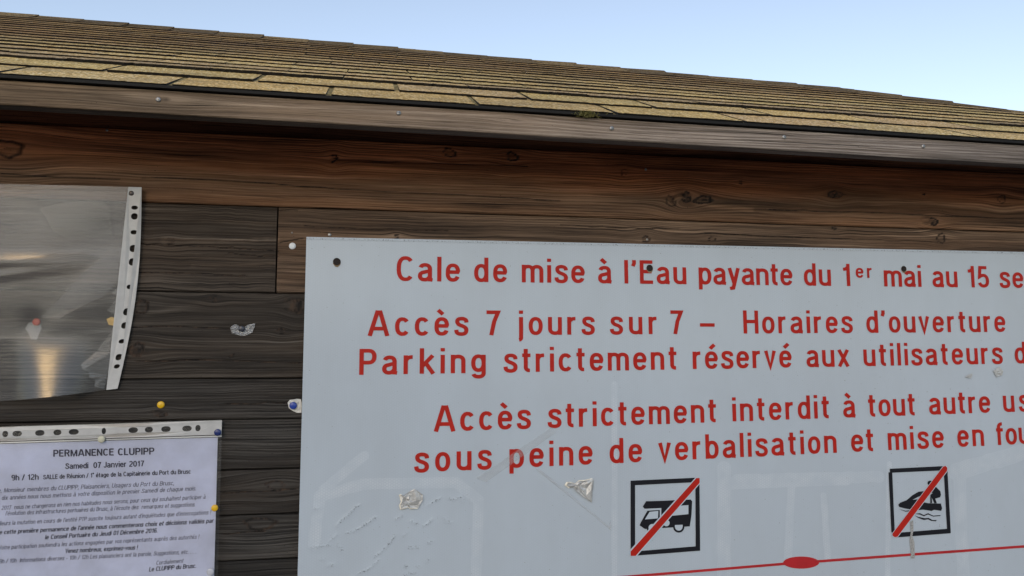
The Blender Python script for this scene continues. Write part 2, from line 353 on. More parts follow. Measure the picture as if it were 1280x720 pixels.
def dome(mb, c, r, hgt, seg=20, rings=4, mi=0, rim=0.0):              # a domed disc facing -Y
    P = []
    if rim: P.append([(c[0]+r*math.cos(t), c[1], c[2]+r*math.sin(t)) for t in np.linspace(0, 2*math.pi, seg+1)])
    for i in range(rings+1):
        a = i/rings*math.pi/2; rr = r*math.cos(a)
        P.append([(c[0]+rr*math.cos(t), c[1]-rim-hgt*math.sin(a), c[2]+rr*math.sin(t)) for t in np.linspace(0, 2*math.pi, seg+1)])
    mb.grid(np.array(P), mi)

nail_px = [(412, 293.5, .0028), (807, 212, .0022), (808.5, 299.5, .0022), (365, 291, .0014), (134, 163, .002)]
for u, v, r in nail_px:
    mb = MB(); p = hit(u, v); dome(mb, (p[0], -.0005, p[2]), r, .0012, 12, 3, 0, .0006); mb.build('nail', M['steel'], wall, True)

# --- roof: front plane z = EZ(x) + .5*(y+.17)
EY = -.17
def eave_z(x): return 1.968-.005*x
def rp(x, s, lift=0.0): return (x-.0, EY+s-lift*.447, eave_z(x)+.5*s+lift*.894)
RX, RS = 1.233, .732                                                  # right end of the ridge
LX = -1.75
def ridge_s(x): return RS-.165*(x-RX)
RSL = ridge_s(LX)
HXR, HXL = RX+RS, LX-RSL
def top_s(x):
    return max(0, min(ridge_s(x), HXR-x, x-HXL))
edges = [0, .092, .185]
while edges[-1] < 1.3: edges.append(edges[-1]+.0555+random.uniform(-.003, .003))
roof_root = MB()
rf = MB()
for k in range(len(edges)-1):
    s0, s1 = edges[k], edges[k+1]
    tabw = .2065; ph = (-.055 if k % 2 == 0 else -.165+.2065)+ (0 if k < 2 else random.uniform(-.03, .03))
    i0 = math.floor((HXL-ph)/tabw); i1 = math.ceil((HXR-ph)/tabw)
    for i in range(i0, i1+1):
        gap = (.0032 if k < 2 else .0008)+random.uniform(0, .0012)
        xa, xb = ph+i*tabw+gap, ph+(i+1)*tabw-gap
        xa, xb = max(xa, HXL+s0), min(xb, HXR-s0)
        if xb-xa < .01 or s0 > max(top_s(xa), top_s(xb)): continue
        n = 36 if -.8 < xa < 1.5 else 8
        xs = np.linspace(xa, xb, n)
        jag = RNG.normal(0, .0011 if k < 2 else .0016, n); jag += .0012*np.sin(np.linspace(0, 9, n)+random.uniform(0, 6))
        if random.random() < (.05 if k > 1 else .06):                # a bitten edge
            c0 = random.randrange(n); jag[max(0, c0-3):c0+3] += random.uniform(.003, .009)
        lift = (.0034 if k < 2 else .0036-.0010*min(1, k/14))+random.uniform(-.0004, .0006)+(.0012 if k == 2 else 0); curl = random.uniform(0, .0009) if k > 0 else .0
        tn = 1+random.uniform(-.08, .06); tone = (tn*1.0, tn*random.uniform(.96, 1.02), tn*random.uniform(.88, 1.04))
        if k == 2 and random.random() < .8: tone = tuple(np.array((.78, .76, .86))*tn)
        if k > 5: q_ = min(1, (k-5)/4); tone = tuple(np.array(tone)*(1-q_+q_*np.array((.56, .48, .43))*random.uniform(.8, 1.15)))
        top = []; face = []
        for q in (0, .25, 1.0):
            row = []
            for x, j in zip(xs, jag):
                s = s0+j*(1 if q == 0 else 0)+(s1+.018-s0)*q
                s = min(s, max(s0+.001, top_s(x)+.004))
                row.append(rp(x, s, lift*(1-q*.93)+curl*(1-q)**3))
            top.append(row)
        P = np.array(top)
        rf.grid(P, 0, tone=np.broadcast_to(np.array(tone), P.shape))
        low = np.array([rp(x, s0+j+.001, .0003) for x, j in zip(xs, jag)])
        E2 = np.stack([low, P[0]]); rf.grid(E2, 1, tone=np.zeros(E2.shape))
        for col in (0, -1):                                           # side edges of the tab
            a = P[:, col]; b = np.array([(p[0], p[1]+lift*.4, p[2]-lift*.85) for p in a]); E3 = np.stack([a, b]); rf.grid(E3, 1, tone=np.zeros(E3.shape))
# granule underlay in the joints, and the other three slopes
rl, rr_, el, er = rp(LX, RSL), rp(RX, RS), rp(HXL, 0), rp(HXR, 0)
B = 2.32; bl, br = (HXL, B, 1.95), (HXR, B, 1.95)
g1 = (1, 1, 1); ug = (.42, .47, .46)
rf.add([el, er, rr_, rl], [(0, 1, 2, 3)], 0, tone=[ug]*4)
rf.add([er, br, rr_], [(0, 1, 2)], 0, tone=[g1]*3); rf.add([bl, el, rl], [(0, 1, 2)], 0, tone=[g1]*3); rf.add([br, bl, rl, rr_], [(0, 1, 2, 3)], 0, tone=[g1]*4)
roof = rf.build('roof', [M['granule'], M['bitumen']], hut)
# caps
def caps(a, b, out, step, n, sidev, sidew):
    mb = MB(); a = np.array(a); b = np.array(b); L = np.linalg.norm(b-a); d = (b-a)/L; k = 0; t = -.0
    while t < L-.01:
        e = min(L+.01, t+step*1.25); jit = random.uniform(-.001, .002)
        tn = random.uniform(.20, .42); rows = []
        for tt, lf in ((t, .0042+jit), (e, .002)):
            c = a+d*tt
            rows.append([c+np.array(sidev)*.085+np.array((0, 0, lf*.7)), c+np.array(sidev)*.02+np.array((0, 0, lf)), c+np.array((0, 0, lf+.003)), c+np.array(sidew)*.02+np.array((0, 0, lf)), c+np.array(sidew)*.085+np.array((0, 0, lf*.7))])
        P = np.array(rows); mb.grid(P, 0, tone=np.broadcast_to(np.array((tn, tn*.94, tn*.9)), P.shape))
        Q = np.stack([P[0]-np.array((0, 0, .006)), P[0]]); mb.grid(Q, 1, tone=np.zeros(Q.shape))
        t += step
    return mb
fs, bsd = (0, -.894, -.447), (0, .894, -.42)
caps(rr_, rl, 0, .118, 0, fs, bsd).build('ridge_cap', [M['granule'], M['bitumen']], roof)
caps(er, rr_, 0, .118, 0, (-.45, -.72, -.36), (.8, .2, -.4)).build('hip_cap', [M['granule'], M['bitumen']], roof)
caps(el, rl, 0, .118, 0, (.45, -.72, -.36), (-.8, .2, -.4)).build('hip_cap', [M['granule'], M['bitumen']], roof)
# deck (soffit) and drip edge, fascia
dk = MB()
def deck(x, s, dz): p = rp(x, s); return (p[0], p[1], p[2]-dz)
q = [deck(HXL, .023, .006), deck(HXR, .023, .006), deck(HXR, .3, .006), deck(HXL, .3, .006), deck(HXL, .023, .030), deck(HXR, .023, .030), deck(HXR, .3, .030), deck(HXL, .3, .030)]
dk.add(q, [(0,1,2,3),(7,6,5,4),(0,4,5,1),(1,5,6,2),(2,6,7,3),(3,7,4,0)], 0, grain=[(x[0], x[1]*1.0, 3) for x in q], knot=[0]*8, tone=[(.8, .62, .5)]*8)
dk.build('soffit', M['wall'], hut)
de = MB(); xs = np.linspace(HXL, HXR, 700); wob = np.cumsum(RNG.normal(0, .00025, 700)); wob -= np.linspace(wob[0], wob[-1], 700)
wob = np.clip(wob, -.0014, .0014)
ln = lambda s, dz, wv=0: np.array([(x, EY+s, eave_z(x)+dz-ww*wv) for x, ww in zip(xs, wob)])
de.grid(np.stack([ln(.02, .0085), ln(-.006, -.0010), ln(-.0055, -.0060, 1), ln(.004, -.0065, 1)]), 0)
de.build('drip_edge', M['bitumen'], roof)
fb = MB(); nx = 520; xs = np.linspace(HXL+.02, HXR-.02, nx); zt = np.r_[0, .03, np.linspace(.1, 1, 10)]
X = np.broadcast_to(xs, (12, nx)); Zl = np.array([[eave_z(x)-.0380 for x in xs]]); Zh = np.array([[eave_z(x)-.0066 for x in xs]])
Z = Zl+(Zh-Zl)*zt[:, None]; Yf = np.full_like(X, EY).copy(); Yf[0] += .0015
FK = [(205, 124, .007), (640, 150, .003), (1010, 166, .003)]
warp = .010*(smoothnoise(X.shape, (1, 16), 3)-.5); kn = np.zeros_like(X)
for u, v, r in FK:
    p = hit(u, v, EY); dx_, dz_ = (X-p[0])/3.5, Z-p[2]
    warp += -.9*dz_*np.exp(-(dx_/(r*3))**2-(dz_/(r*2))**2)
    kn = np.maximum(kn, .6*np.exp(-((dx_**2+dz_**2)/(r*.5)**2)))
T = np.zeros(X.shape+(3,)); k_ = np.clip((X+.5)/1.3, 0, 1)[..., None]; T[:] = np.array((1.0, .86, .64))*(1-k_)+np.array((1.02, 1.06, 1.10))*k_
fb.grid(np.stack([X, Yf, Z], -1), 0, grain=np.stack([X, Z+warp+9, np.full_like(X, 2)], -1), knot=kn, tone=T)
for (za, ya, zb, yb) in ((0, .003, 0, .022), (0, .022, 1, .022), (1, .022, 1, 0)):
    A_ = np.stack([xs, np.full(nx, EY+ya), (Zl if za == 0 else Zh)[0]], -1); B_ = np.stack([xs, np.full(nx, EY+yb), (Zl if zb == 0 else Zh)[0]], -1)
    P = np.stack([B_, A_]); fb.grid(P, 0, grain=P*np.array((1, 1, 1)), knot=np.zeros((2, nx)), tone=np.full(P.shape, .6))
fascia = fb.build('fascia_board', M['fascia'], hut)
for u, v in ((198, 124.5), (498.5, 141.5), (764.5, 160.5), (980, 171.5), (1154, 183)):
    p = hit(u, v, EY); mb = MB(); dome(mb, (p[0], EY-.0003, p[2]), .0034, .0014, 14, 3, 0, .0004)
    sl = MB(); mb.box((p[0]-.002, EY-.00215, p[2]-.0004), (p[0]+.002, EY-.0018, p[2]+.0004), 1)
    mb.build('screw', [M['steel'], M['hole']], fascia, True)

# ------------------------------------------------------------------ stroke lettering
def se(cx, cy, rx, ry, a0, a1, n=2.3, k=16):                          # arc of a squarish ellipse
    out = []
    for t in np.linspace(rad(a0), rad(a1), k):
        c, s = math.cos(t), math.sin(t)
        out.append((cx+rx*math.copysign(abs(c)**(2/n), c), cy+ry*math.copysign(abs(s)**(2/n), s)))
    return out
def sp(pts, it=2):                                                    # corner-cutting smooth curve through a rough path
    for _ in range(it):
        q = [pts[0]]
        for a, b in zip(pts[:-1], pts[1:]):
            q += [(a[0]*.75+b[0]*.25, a[1]*.75+b[1]*.25), (a[0]*.25+b[0]*.75, a[1]*.25+b[1]*.75)]
        pts = q+[pts[-1]]
    return pts
S_ = [(.405, .52), (.39, .625), (.30, .675), (.17, .675), (.085, .62), (.085, .50), (.15, .425), (.31, .36), (.40, .28), (.40, .13), (.31, .055), (.15, .055), (.065, .11), (.05, .225)]
O_ = [se(.25, .365, .18, .297, 0, 360, 2.3, 30)]
GRAVE, ACUTE = [(.12, 1.02), (.29, .85)], [(.38, 1.02), (.21, .85)]
a_ = [[(.41, 0), (.41, .48)]+se(.245, .49, .165, .172, 0, 160), [(.41, .415), (.30, .395)]+se(.225, .215, .155, .15, 95, 285)+[(.34, .10), (.41, .19)], [(.41, .02), (.41, .07), (.50, .055)]]
e_ = [[(.07, .385), (.41, .385), (.425, .42)]+se(.25, .40, .178, .262, 8, 180)+se(.25, .33, .18, .262, 180, 335)]
GL = {
 'a': (.51, a_), 'à': (.51, a_+[GRAVE]), 'b': (.50, [[(.07, 0), (.07, 1)], se(.25, .365, .18, .297, 180, -180, 2.3, 30)]),
 'c': (.47, [se(.25, .365, .18, .297, 38, 322)]), 'd': (.50, [[(.43, 0), (.43, 1)], se(.25, .365, .18, .297, 0, 360, 2.3, 30)]),
 'e': (.50, e_), 'é': (.50, e_+[ACUTE]), 'è': (.50, e_+[GRAVE]),
 'f': (.33, [[(.13, 0), (.13, .80)]+se(.27, .80, .14, .135, 180, 85), [(.01, .67), (.31, .67)]]),
 'g': (.50, [se(.25, .385, .18, .277, 0, 360, 2.3, 30), [(.43, .72), (.43, .0)]+se(.25, .0, .18, .15, 0, -165)]),
 'h': (.50, [[(.07, 0), (.07, 1)], [(.07, .48)]+se(.25, .48, .18, .182, 180, 0)+[(.43, 0)]]),
 'i': (.15, [[(.075, 0), (.075, .73)], [(.075, .865), (.075, 1)]]), 'j': (.17, [[(.095, .73), (.095, -.10)]+se(-.0, -.10, .095, .10, 0, -80), [(.095, .865), (.095, 1)]]),
 'k': (.50, [[(.07, 0), (.07, 1)], [(.44, .72), (.09, .30)], [(.20, .42), (.46, 0)]]), 'l': (.15, [[(.075, 0), (.075, 1)]]),
 'm': (.78, [[(.07, 0), (.07, .73)], [(.07, .48)]+se(.23, .48, .16, .182, 180, 0)+[(.39, 0)], [(.39, .48)]+se(.55, .48, .16, .182, 180, 0)+[(.71, 0)]]),
 'n': (.50, [[(.07, 0), (.07, .73)], [(.07, .48)]+se(.25, .48, .18, .182, 180, 0)+[(.43, 0)]]), 'o': (.50, O_),
 'p': (.50, [[(.07, -.22), (.07, .73)], se(.25, .365, .18, .297, 180, -180, 2.3, 30)]), 'q': (.50, [[(.43, -.22), (.43, .73)], se(.25, .365, .18, .297, 0, 360, 2.3, 30)]),
 'r': (.34, [[(.07, 0), (.07, .73)], [(.07, .46)]+se(.29, .46, .22, .205, 180, 88)]),
 's': (.46, [sp(S_)]),
 't': (.33, [[(.14, .93), (.14, .20)]+se(.27, .20, .13, .135, 180, 275), [(.01, .67), (.31, .67)]]),
 'u': (.50, [[(.07, .73), (.07, .25)]+se(.25, .25, .18, .182, 180, 360)+[(.43, .25)], [(.43, 0), (.43, .73)]]),
 'v': (.46, [[(.06, .73), (.23, .03), (.40, .73)]]), 'w': (.70, [[(.06, .73), (.20, .03), (.35, .70), (.50, .03), (.64, .73)]]),
 'x': (.48, [[(.06, .73), (.42, 0)], [(.42, .73), (.06, 0)]]), 'y': (.47, [[(.06, .73), (.24, .05)], [(.41, .73), (.20, -.14), (.06, -.165)]]),
 'z': (.44, [[(.04, .67), (.37, .67), (.06, .07), (.41, .07)]]),
 'A': (.70, [[(.055, 0), (.315, 1.0)], [(.645, 0), (.385, 1.0)], [(.27, .935), (.43, .935)], [(.16, .29), (.54, .29)]]), 'B': (.58, [[(.07, 0), (.07, 1)], [(.07, .93), (.30, .93)]+se(.30, .73, .18, .2, 90, -90)+[(.07, .53)], [(.30, .53)]+se(.30, .30, .21, .23, 90, -90)+[(.07, .07)]]),
 'C': (.58, [se(.30, .5, .23, .43, 42, 318, 2.4, 24)]), 'D': (.60, [[(.07, .07), (.07, .93), (.25, .93)]+se(.25, .5, .28, .43, 90, -90)+[(.07, .07)]]),
 'E': (.50, [[(.07, 0), (.07, 1)], [(.07, .93), (.49, .93)], [(.07, .52), (.45, .52)], [(.07, .07), (.50, .07)]]), 'H': (.60, [[(.07, 0), (.07, 1)], [(.53, 0), (.53, 1)], [(.07, .52), (.53, .52)]]),
 'I': (.15, [[(.075, 0), (.075, 1)]]), 'J': (.42, [[(.34, 1), (.34, .25)]+se(.2, .25, .14, .18, 0, -170)]), 'L': (.47, [[(.07, 1), (.07, .07), (.46, .07)]]),
 'M': (.74, [[(.07, 0), (.07, .95)], [(.09, .95), (.37, .05), (.65, .95)], [(.67, 0), (.67, .95)]]), 'N': (.60, [[(.07, 0), (.07, 1)], [(.08, .95), (.52, .05)], [(.53, 0), (.53, 1)]]),
 'P': (.55, [[(.07, 0), (.07, 1)], [(.07, .93), (.30, .93)]+se(.30, .70, .19, .23, 90, -90)+[(.07, .47)]]), 'R': (.58, [[(.07, 0), (.07, 1)], [(.07, .93), (.30, .93)]+se(.30, .72, .19, .21, 90, -90)+[(.07, .51)], [(.32, .5), (.52, 0)]]),
 'S': (.54, [sp([(x*1.16, y*1.34+.0) for x, y in S_])]), 'T': (.50, [[(.25, 0), (.25, .95)], [(.0, .93), (.5, .93)]]),
 'U': (.60, [[(.07, 1), (.07, .32)]+se(.3, .32, .23, .25, 180, 360)+[(.53, 1)]]), 'V': (.58, [[(.06, 1), (.29, .03), (.52, 1)]]),
 '0': (.52, [se(.26, .5, .19, .43, 0, 360, 2.4, 32)]), '1': (.40, [[(.27, 0), (.27, 1)], [(.27, .86), (.18, .77), (.06, .75)]]),
 '2': (.52, [se(.25, .70, .18, .23, 165, -15)+[(.36, .50), (.10, .20), (.07, .07), (.46, .07)]]), '5': (.52, [[(.43, .93), (.13, .93), (.09, .50)]+se(.255, .32, .19, .25, 125, -160)]),
 '6': (.52, [se(.26, .30, .19, .23, 0, 360, 2.4, 24), [(.40, .78)]+se(.26, .55, .19, .38, 60, 180)+[(.07, .3)]]), '7': (.50, [[(.03, .93), (.44, .93), (.30, .55), (.20, 0)]]),
 '9': (.52, [se(.26, .68, .19, .24, 0, 360, 2.4, 24), [(.45, .68)]+se(.26, .45, .19, .38, 0, -120)]),
 '’': (.16, [[(.085, 1.0), (.085, .86), (.04, .74)]]), '–': (.62, [[(.03, .38), (.55, .38)]]), '-': (.32, [[(.03, .34), (.28, .34)]]), '.': (.16, [[(.08, 0), (.08, .14)]]),
 ',': (.16, [[(.085, .14), (.085, .0), (.04, -.14)]]), '!': (.16, [[(.08, .3), (.08, 1)], [(.08, 0), (.08, .14)]]), '/': (.36, [[(.02, -.05), (.32, 1.02)]]), '°': (.26, [se(.12, .88, .08, .10, 0, 360, 2, 12)]),
}
def stroke_mesh(mb, pts, wd, mapf, lift, mi=0):
    """one pen stroke of width wd; pts in glyph units; mapf(x, y, lift) -> 3D"""
    P = [np.array(p, float) for p in pts]; Q = [P[0]]
    for p in P[1:]:
        if np.linalg.norm(p-Q[-1]) > 1e-4: Q.append(p)
    n = len(Q); closed = np.linalg.norm(Q[0]-Q[-1]) < 1e-3; L, Rr = [], []
    for i in range(n):
        d0 = Q[i]-Q[i-1] if i > 0 else (Q[-1]-Q[-2] if closed else Q[1]-Q[0]); d1 = Q[i+1]-Q[i] if i < n-1 else (Q[1]-Q[0] if closed else Q[-1]-Q[-2])
        d0 = d0/np.linalg.norm(d0); d1 = d1/np.linalg.norm(d1); t = d0+d1; ln_ = np.linalg.norm(t)
        t = t/ln_ if ln_ > .2 else d1
        nn = np.array((-t[1], t[0])); k = 1/max(.45, abs(nn @ np.array((-d1[1], d1[0]))))
        L.append(Q[i]+nn*wd/2*k); Rr.append(Q[i]-nn*wd/2*k)
    V = [mapf(*p, lift) for p in L]+[mapf(*p, lift) for p in Rr]
    mb.add(V, [(n+i, n+i+1, i+1, i) for i in range(n-1)], mi)
def word(mb, txt, X0, X1, cap, base, wd, slant, surf, hx=None, mi=0):
    """fit txt between X0 and X1; base(X) gives the baseline height; surf(X, Z, lift) puts it on the sheet"""
    nat = [.28 if c == ' ' else GL[c][0] for c in txt]
    hx = hx or cap; n = len(txt)
    tot = sum(nat)*hx; gap = (X1-X0-tot)/max(1, n-1) if n > 1 else 0
    if n > 1 and gap < .05*hx:                                        # squeeze the letters instead
        g2 = .06; hx = (X1-X0)/(sum(nat)+g2*(n-1)); gap = g2*hx
    if n == 1: hx = (X1-X0)/nat[0] if txt in '–' else hx
    x = X0
    for c, wn in zip(txt, nat):
        if c != ' ':
            for si, st in enumerate(GL[c][1]):
                mp = lambda a, b, l, x=x: surf(x+(a+slant*b)*hx, base(x)+b*cap, l)
                stroke_mesh(mb, st, wd, mp, .00002*(si+1), mi)
        x += wn*hx+gap

# ------------------------------------------------------------------ the big sign
SY = -.012                                                            # front face of the sheet
TL, TR_, BL_ = hit(383, 296, SY), hit(1280, 315, SY), hit(372, 720, SY)
sign = thing('information_sign', 'large white sign board with red French lettering screwed to the hut wall', 'sign', (TL[0], 0, BL_[2]-.3))
SW, SH = 1.86, .84
pu = _unit((TR_-TL)*np.array((1, 0, 1))); pd = _unit((BL_-TL)*np.array((1, 0, 1)))
NX, NZ = 744, 336
aa, bb = np.meshgrid(np.linspace(0, SW, NX), np.linspace(0, SH, NZ))
P = TL+aa[..., None]*pu+bb[..., None]*pd; P[..., 1] = SY
def dist_poly(P, pts):
    d = np.full(P.shape[:2], 9.)
    for a, b in zip(pts[:-1], pts[1:]):
        ax, az, bx, bz = a[0], a[2], b[0], b[2]; dx, dz = bx-ax, bz-az; L2 = dx*dx+dz*dz+1e-12
        t = np.clip(((P[..., 0]-ax)*dx+(P[..., 2]-az)*dz)/L2, 0, 1)
        d = np.minimum(d, np.hypot(P[..., 0]-ax-t*dx, P[..., 2]-az-t*dz))
    return d
zq = lambda x, y: hit(380+x/4.5, 560+y/4.5, SY)
CR = [[(60, 335), (75, 340)], [(45, 560), (90, 550), (145, 547)], [(150, 520), (185, 485)], [(185, 435), (235, 385), (310, 320)], [(240, 478), (290, 465), (350, 425), (400, 392)], [(400, 610), (450, 570), (485, 530), (510, 490)], [(520, 400), (550, 380)],
      [(600, 412), (640, 432)], [(675, 435), (700, 422), (720, 400)], [(705, 318), (735, 300), (765, 283)], [(820, 285), (850, 290), (880, 272), (895, 300)], [(310, 705), (340, 690), (380, 670), (420, 630)], [(560, 720), (590, 705), (625, 700)],
      [(590, 558), (640, 560)], [(690, 640), (700, 628)], [(560, 490), (575, 480)], [(100, 625), (108, 628)], [(785, 390), (800, 415), (830, 420)], [(190, 545), (215, 575)], [(140, 660), (165, 655)], [(640, 665), (652, 668)], [(700, 530), (720, 528)], [(570, 666), (580, 668)]]
crack = np.zeros((NZ, NX)); relief = np.zeros((NZ, NX))
for ln_ in CR:
    d = dist_poly(P, [zq(*q) for q in ln_]); crack = np.maximum(crack, np.exp(-(d/.0018)**2)); relief = np.maximum(relief, np.exp(-(d/.006)**2))
relief *= .6+.8*smoothnoise((NZ, NX), (90, 200), 11)
lowl = np.exp(-((P[..., 0]-hit(500, 680)[0])/.13)**2-((P[..., 2]-hit(500, 690)[2])/.09)**2)
relief += lowl*.5*smoothnoise((NZ, NX), (60, 130), 4)
res = np.zeros((NZ, NX))
TAPES = [([(392, 680), (400, 620), (455, 605), (570, 603), (598, 625), (595, 720)], .007), ([(405, 612), (455, 570)], .006), ([(768, 480), (768, 720)], .004), ([(905, 585), (905, 720)], .010), ([(1110, 720), (1112, 580)], .004), ([(920, 600), (1100, 596)], .008), ([(1195, 590), (1280, 565)], .012), ([(1200, 600), (1205, 720)], .010), ([(990, 600), (985, 700)], .006), ([(915, 608), (1060, 603)], .004), ([(1030, 620), (1035, 700)], .005)]
crack = np.maximum(crack, .9*np.exp(-((bb-.0022)/.0012)**2))
for ln_, r in TAPES:
    d = dist_poly(P, [hit(*q, SY) for q in ln_]); res = np.maximum(res, np.clip(1.6-d/r*(.9+.2*smoothnoise((NZ, NX), (60, 130), int(r*1e4))), 0, 1)*.9)
wav = .0022*(smoothnoise((NZ, NX), (2, 4), 21)-.5)+.0005*(smoothnoise((NZ, NX), (7, 15), 22)-.5)
P[..., 1] += wav-.00032*relief
sg = MB(); sg.grid(P[::-1], 0, crack=crack[::-1], residue=res[::-1])
for sl_ in (P[0], P[-1], P[:, 0], P[:, -1]):                          # folded rim
    bk = sl_.copy(); bk[:, 1] = SY+.010; E_ = np.stack([sl_, bk]); sg.grid(E_, 1, crack=np.zeros(E_.shape[:2]), residue=np.zeros(E_.shape[:2]))
panel = sg.build('panel', [M['sign'], M['alu']], sign, True)
WAV = wav
def sign_surf(X, Z, lift):
    i = min(NX-1, max(0, int(round((X-TL[0])/SW*(NX-1))))); j = min(NZ-1, max(0, int(round((TL[2]-Z)/SH*(NZ-1)))))
    return (X, SY+WAV[j, i]-.0006-lift, Z)
def line_fn(pts):
    W = [hit(u, v, SY) for u, v in pts]; xs_ = [p[0] for p in W]; k = np.polyfit(xs_, [p[2] for p in W], 1)
    return lambda X: k[0]*X+k[1]
LINES = [
 ([(500, 351.7), (755, 353.4), (1265, 360)], .0395, [('Cale', 495.7, 575), ('de', 592.7, 634), ('mise', 652.3, 731), ('à', 747.7, 765), ('l’Eau', 780.5, 858), ('payante', 873.7, 991), ('du', 1005.4, 1039), ('1', 1053, 1063), ('mai', 1105.4, 1152), ('au', 1166, 1197), ('15', 1209, 1236.5), ('septembre', 1250, 1392)]),
 ([(465, 420), (690, 418.8), (840, 416.8), (1250, 415)], .0395, [('Accès', 460, 585), ('7', 607, 626.7), ('jours', 648, 743), ('sur', 763, 822), ('7', 837.4, 854), ('–', 874, 896), ('Horaires', 929.6, 1066), ('d’ouverture', 1083.5, 1257)]),
 ([(455, 469), (570, 466.6), (800, 461.6), (1090, 456.8), (1250, 455.4)], .0398, [('Parking', 449, 607), ('strictement', 630, 846.4), ('réservé', 866, 990), ('aux', 1008.5, 1062), ('utilisateurs', 1080, 1253.4), ('de', 1269, 1306)]),
 ([(550, 540.7), (650, 536), (785, 529.6), (980, 523.9), (1115, 519.8), (1200, 517.8)], .0400, [('Accès', 542.7, 663), ('strictement', 685, 896), ('interdit', 915.6, 1037.5), ('à', 1054.5, 1069.8), ('tout', 1085.8, 1145), ('autre', 1162, 1238.6), ('usage', 1254.8, 1346)]),
 ([(525, 591), (610, 587.3), (780, 577.5), (830, 574.2), (1045, 565.3), (1145, 560.4), (1265, 557)], .0400, [('sous', 518.3, 614), ('peine', 636.7, 740.7), ('de', 762, 802.7), ('verbalisation', 823, 1046.4), ('et', 1064.7, 1093), ('mise', 1110.6, 1180.5), ('en', 1197.5, 1230.5), ('fourrière', 1246, 1362)]),
]
for li, (bp, cap, words) in enumerate(LINES):
    base = line_fn(bp)
    for t, u0, u1 in words:
        mb = MB()
        vv = np.interp((u0+u1)/2, [p[0] for p in bp], [p[1] for p in bp])
        word(mb, t, hit(u0, vv, SY)[0], hit(u1, vv, SY)[0], cap, base, .146, 0, sign_surf, hx=cap*1.16)
        mb.build('lettering', M['red'], sign)
    if li == 0:
        mb = MB(); bz = lambda X: base(X)+.0150
        word(mb, 'er', hit(1070, 347, SY)[0], hit(1090.5, 347, SY)[0], .024, bz, .15, 0, sign_surf, hx=.030); mb.build('lettering', M['red'], sign)
def flat(mb, pts, lift, mi=0, off=(0, 0), sc=1.0, holes=(), closed=True, thick=.0):
    """vinyl piece traced in photo pixels (off + pts/sc) on the sheet"""
    tr = lambda l: [(off[0]+x/sc, off[1]+y/sc) for x, y in l]
    v, f = fill2d(tr(pts), [tr(h_) for h_ in holes]); V = []
    for u_, v_ in v:
        p = hit(u_, v_, SY); V.append(sign_surf(p[0], p[2], lift))
    mb.add(V, f, mi)
def bar(a, b, w_):
    a, b = np.array(a, float), np.array(b, float); d = (b-a)/np.linalg.norm(b-a); n_ = np.array((-d[1], d[0]))*w_/2
    return [tuple(a+n_), tuple(b+n_), tuple(b-n_), tuple(a-n_)]
def circ(cx, cy, rx, ry=None, k=24, a0=0, a1=360):
    ry = ry or rx; return [(cx+rx*math.cos(rad(t)), cy+ry*math.sin(rad(t))) for t in np.linspace(a0, a1, k+1)[:-1 if a1-a0 == 360 else None]]
# camper van pictogram (traced at 5.146 x)
O1, SC = (770, 570), 5.146
pc = thing('tmp', 'x', 'x'); bpy.data.objects.remove(pc)
def pict(): mb = MB(); return mb
fr = MB(); flat(fr, [(92, 158), (535, 138), (540, 608), (92, 642)], .0001, 0, O1, SC, [[(121, 187), (121, 612), (511, 580), (509, 168)]])
pic1 = fr.build('pictogram', M['black'], sign); pic1['label'] = 'square black framed pictogram of a camper van crossed out in red'
sy = MB()
flat(sy, [(170, 325), (192, 290), (300, 287), (478, 279), (488, 290), (484, 380), (473, 452), (436, 454), (432, 440), (412, 430), (390, 432), (372, 446), (366, 458), (296, 462), (292, 440), (270, 470), (258, 466), (235, 432), (212, 438), (200, 468), (184, 468), (150, 445), (158, 425), (200, 352), (290, 345), (290, 334), (182, 338)], .0001, 0, O1, SC)
for c in ((232, 466, 36, 34), (402, 456, 36, 36)): flat(sy, circ(*c), .00014, 0, O1, SC)
flat(sy, circ(232, 460, 25, 24), .0002, 1, O1, SC); flat(sy, circ(402, 456, 24, 23, 24, -8, 188), .0002, 1, O1, SC); flat(sy, [(377, 443), (427, 441), (427, 456), (377, 458)], .00021, 1, O1, SC)
flat(sy, [(184, 407), (214, 358), (270, 352), (268, 400)], .0002, 1, O1, SC); flat(sy, [(360, 383), (362, 322), (464, 315), (464, 373)], .0002, 1, O1, SC)
flat(sy, [(183, 341), (289, 334), (289, 392), (280, 396), (280, 346), (180, 350)], .0002, 1, O1, SC); flat(sy, circ(322, 430, 21), .0002, 1, O1, SC)
sy.build('van_symbol', [M['black'], M['white']], pic1)
sl = MB(); flat(sl, [(90, 600), (512, 135), (538, 135), (538, 178), (130, 645), (90, 645)], .00026, 1, O1, SC); flat(sl, [(92, 612), (515, 141), (536, 141), (536, 172), (124, 641), (92, 641)], .00034, 0, O1, SC)
sl.build('slash', [M['red'], M['white']], pic1)
# jet ski pictogram
O2 = (1090, 570)
fr = MB()
for q, l in (([(115, 82), (476, 64), (478, 92), (116, 108)], .0001), ([(107, 105), (131, 104), (148, 500), (126, 490)], .00013), ([(462, 96), (486, 96), (508, 496), (484, 470)], .00013), ([(140, 496), (486, 468), (508, 497), (160, 524)], .0001)):
    flat(fr, q, l, 0, O2, SC)
pic2 = fr.build('pictogram', M['black'], sign); pic2['label'] = 'square black framed pictogram of a jet ski crossed out in red'
sy = MB()
flat(sy, [(171, 313), (183, 300), (224, 284), (262, 252), (300, 230), (330, 226), (350, 238), (346, 252), (318, 258), (300, 262), (262, 282), (300, 278), (326, 296), (365, 304), (444, 306), (452, 336), (446, 353), (400, 346), (385, 354), (330, 345), (280, 350), (215, 338), (176, 328)], .0001, 0, O2, SC)
flat(sy, circ(375, 174, 17, 16), .0001, 0, O2, SC)
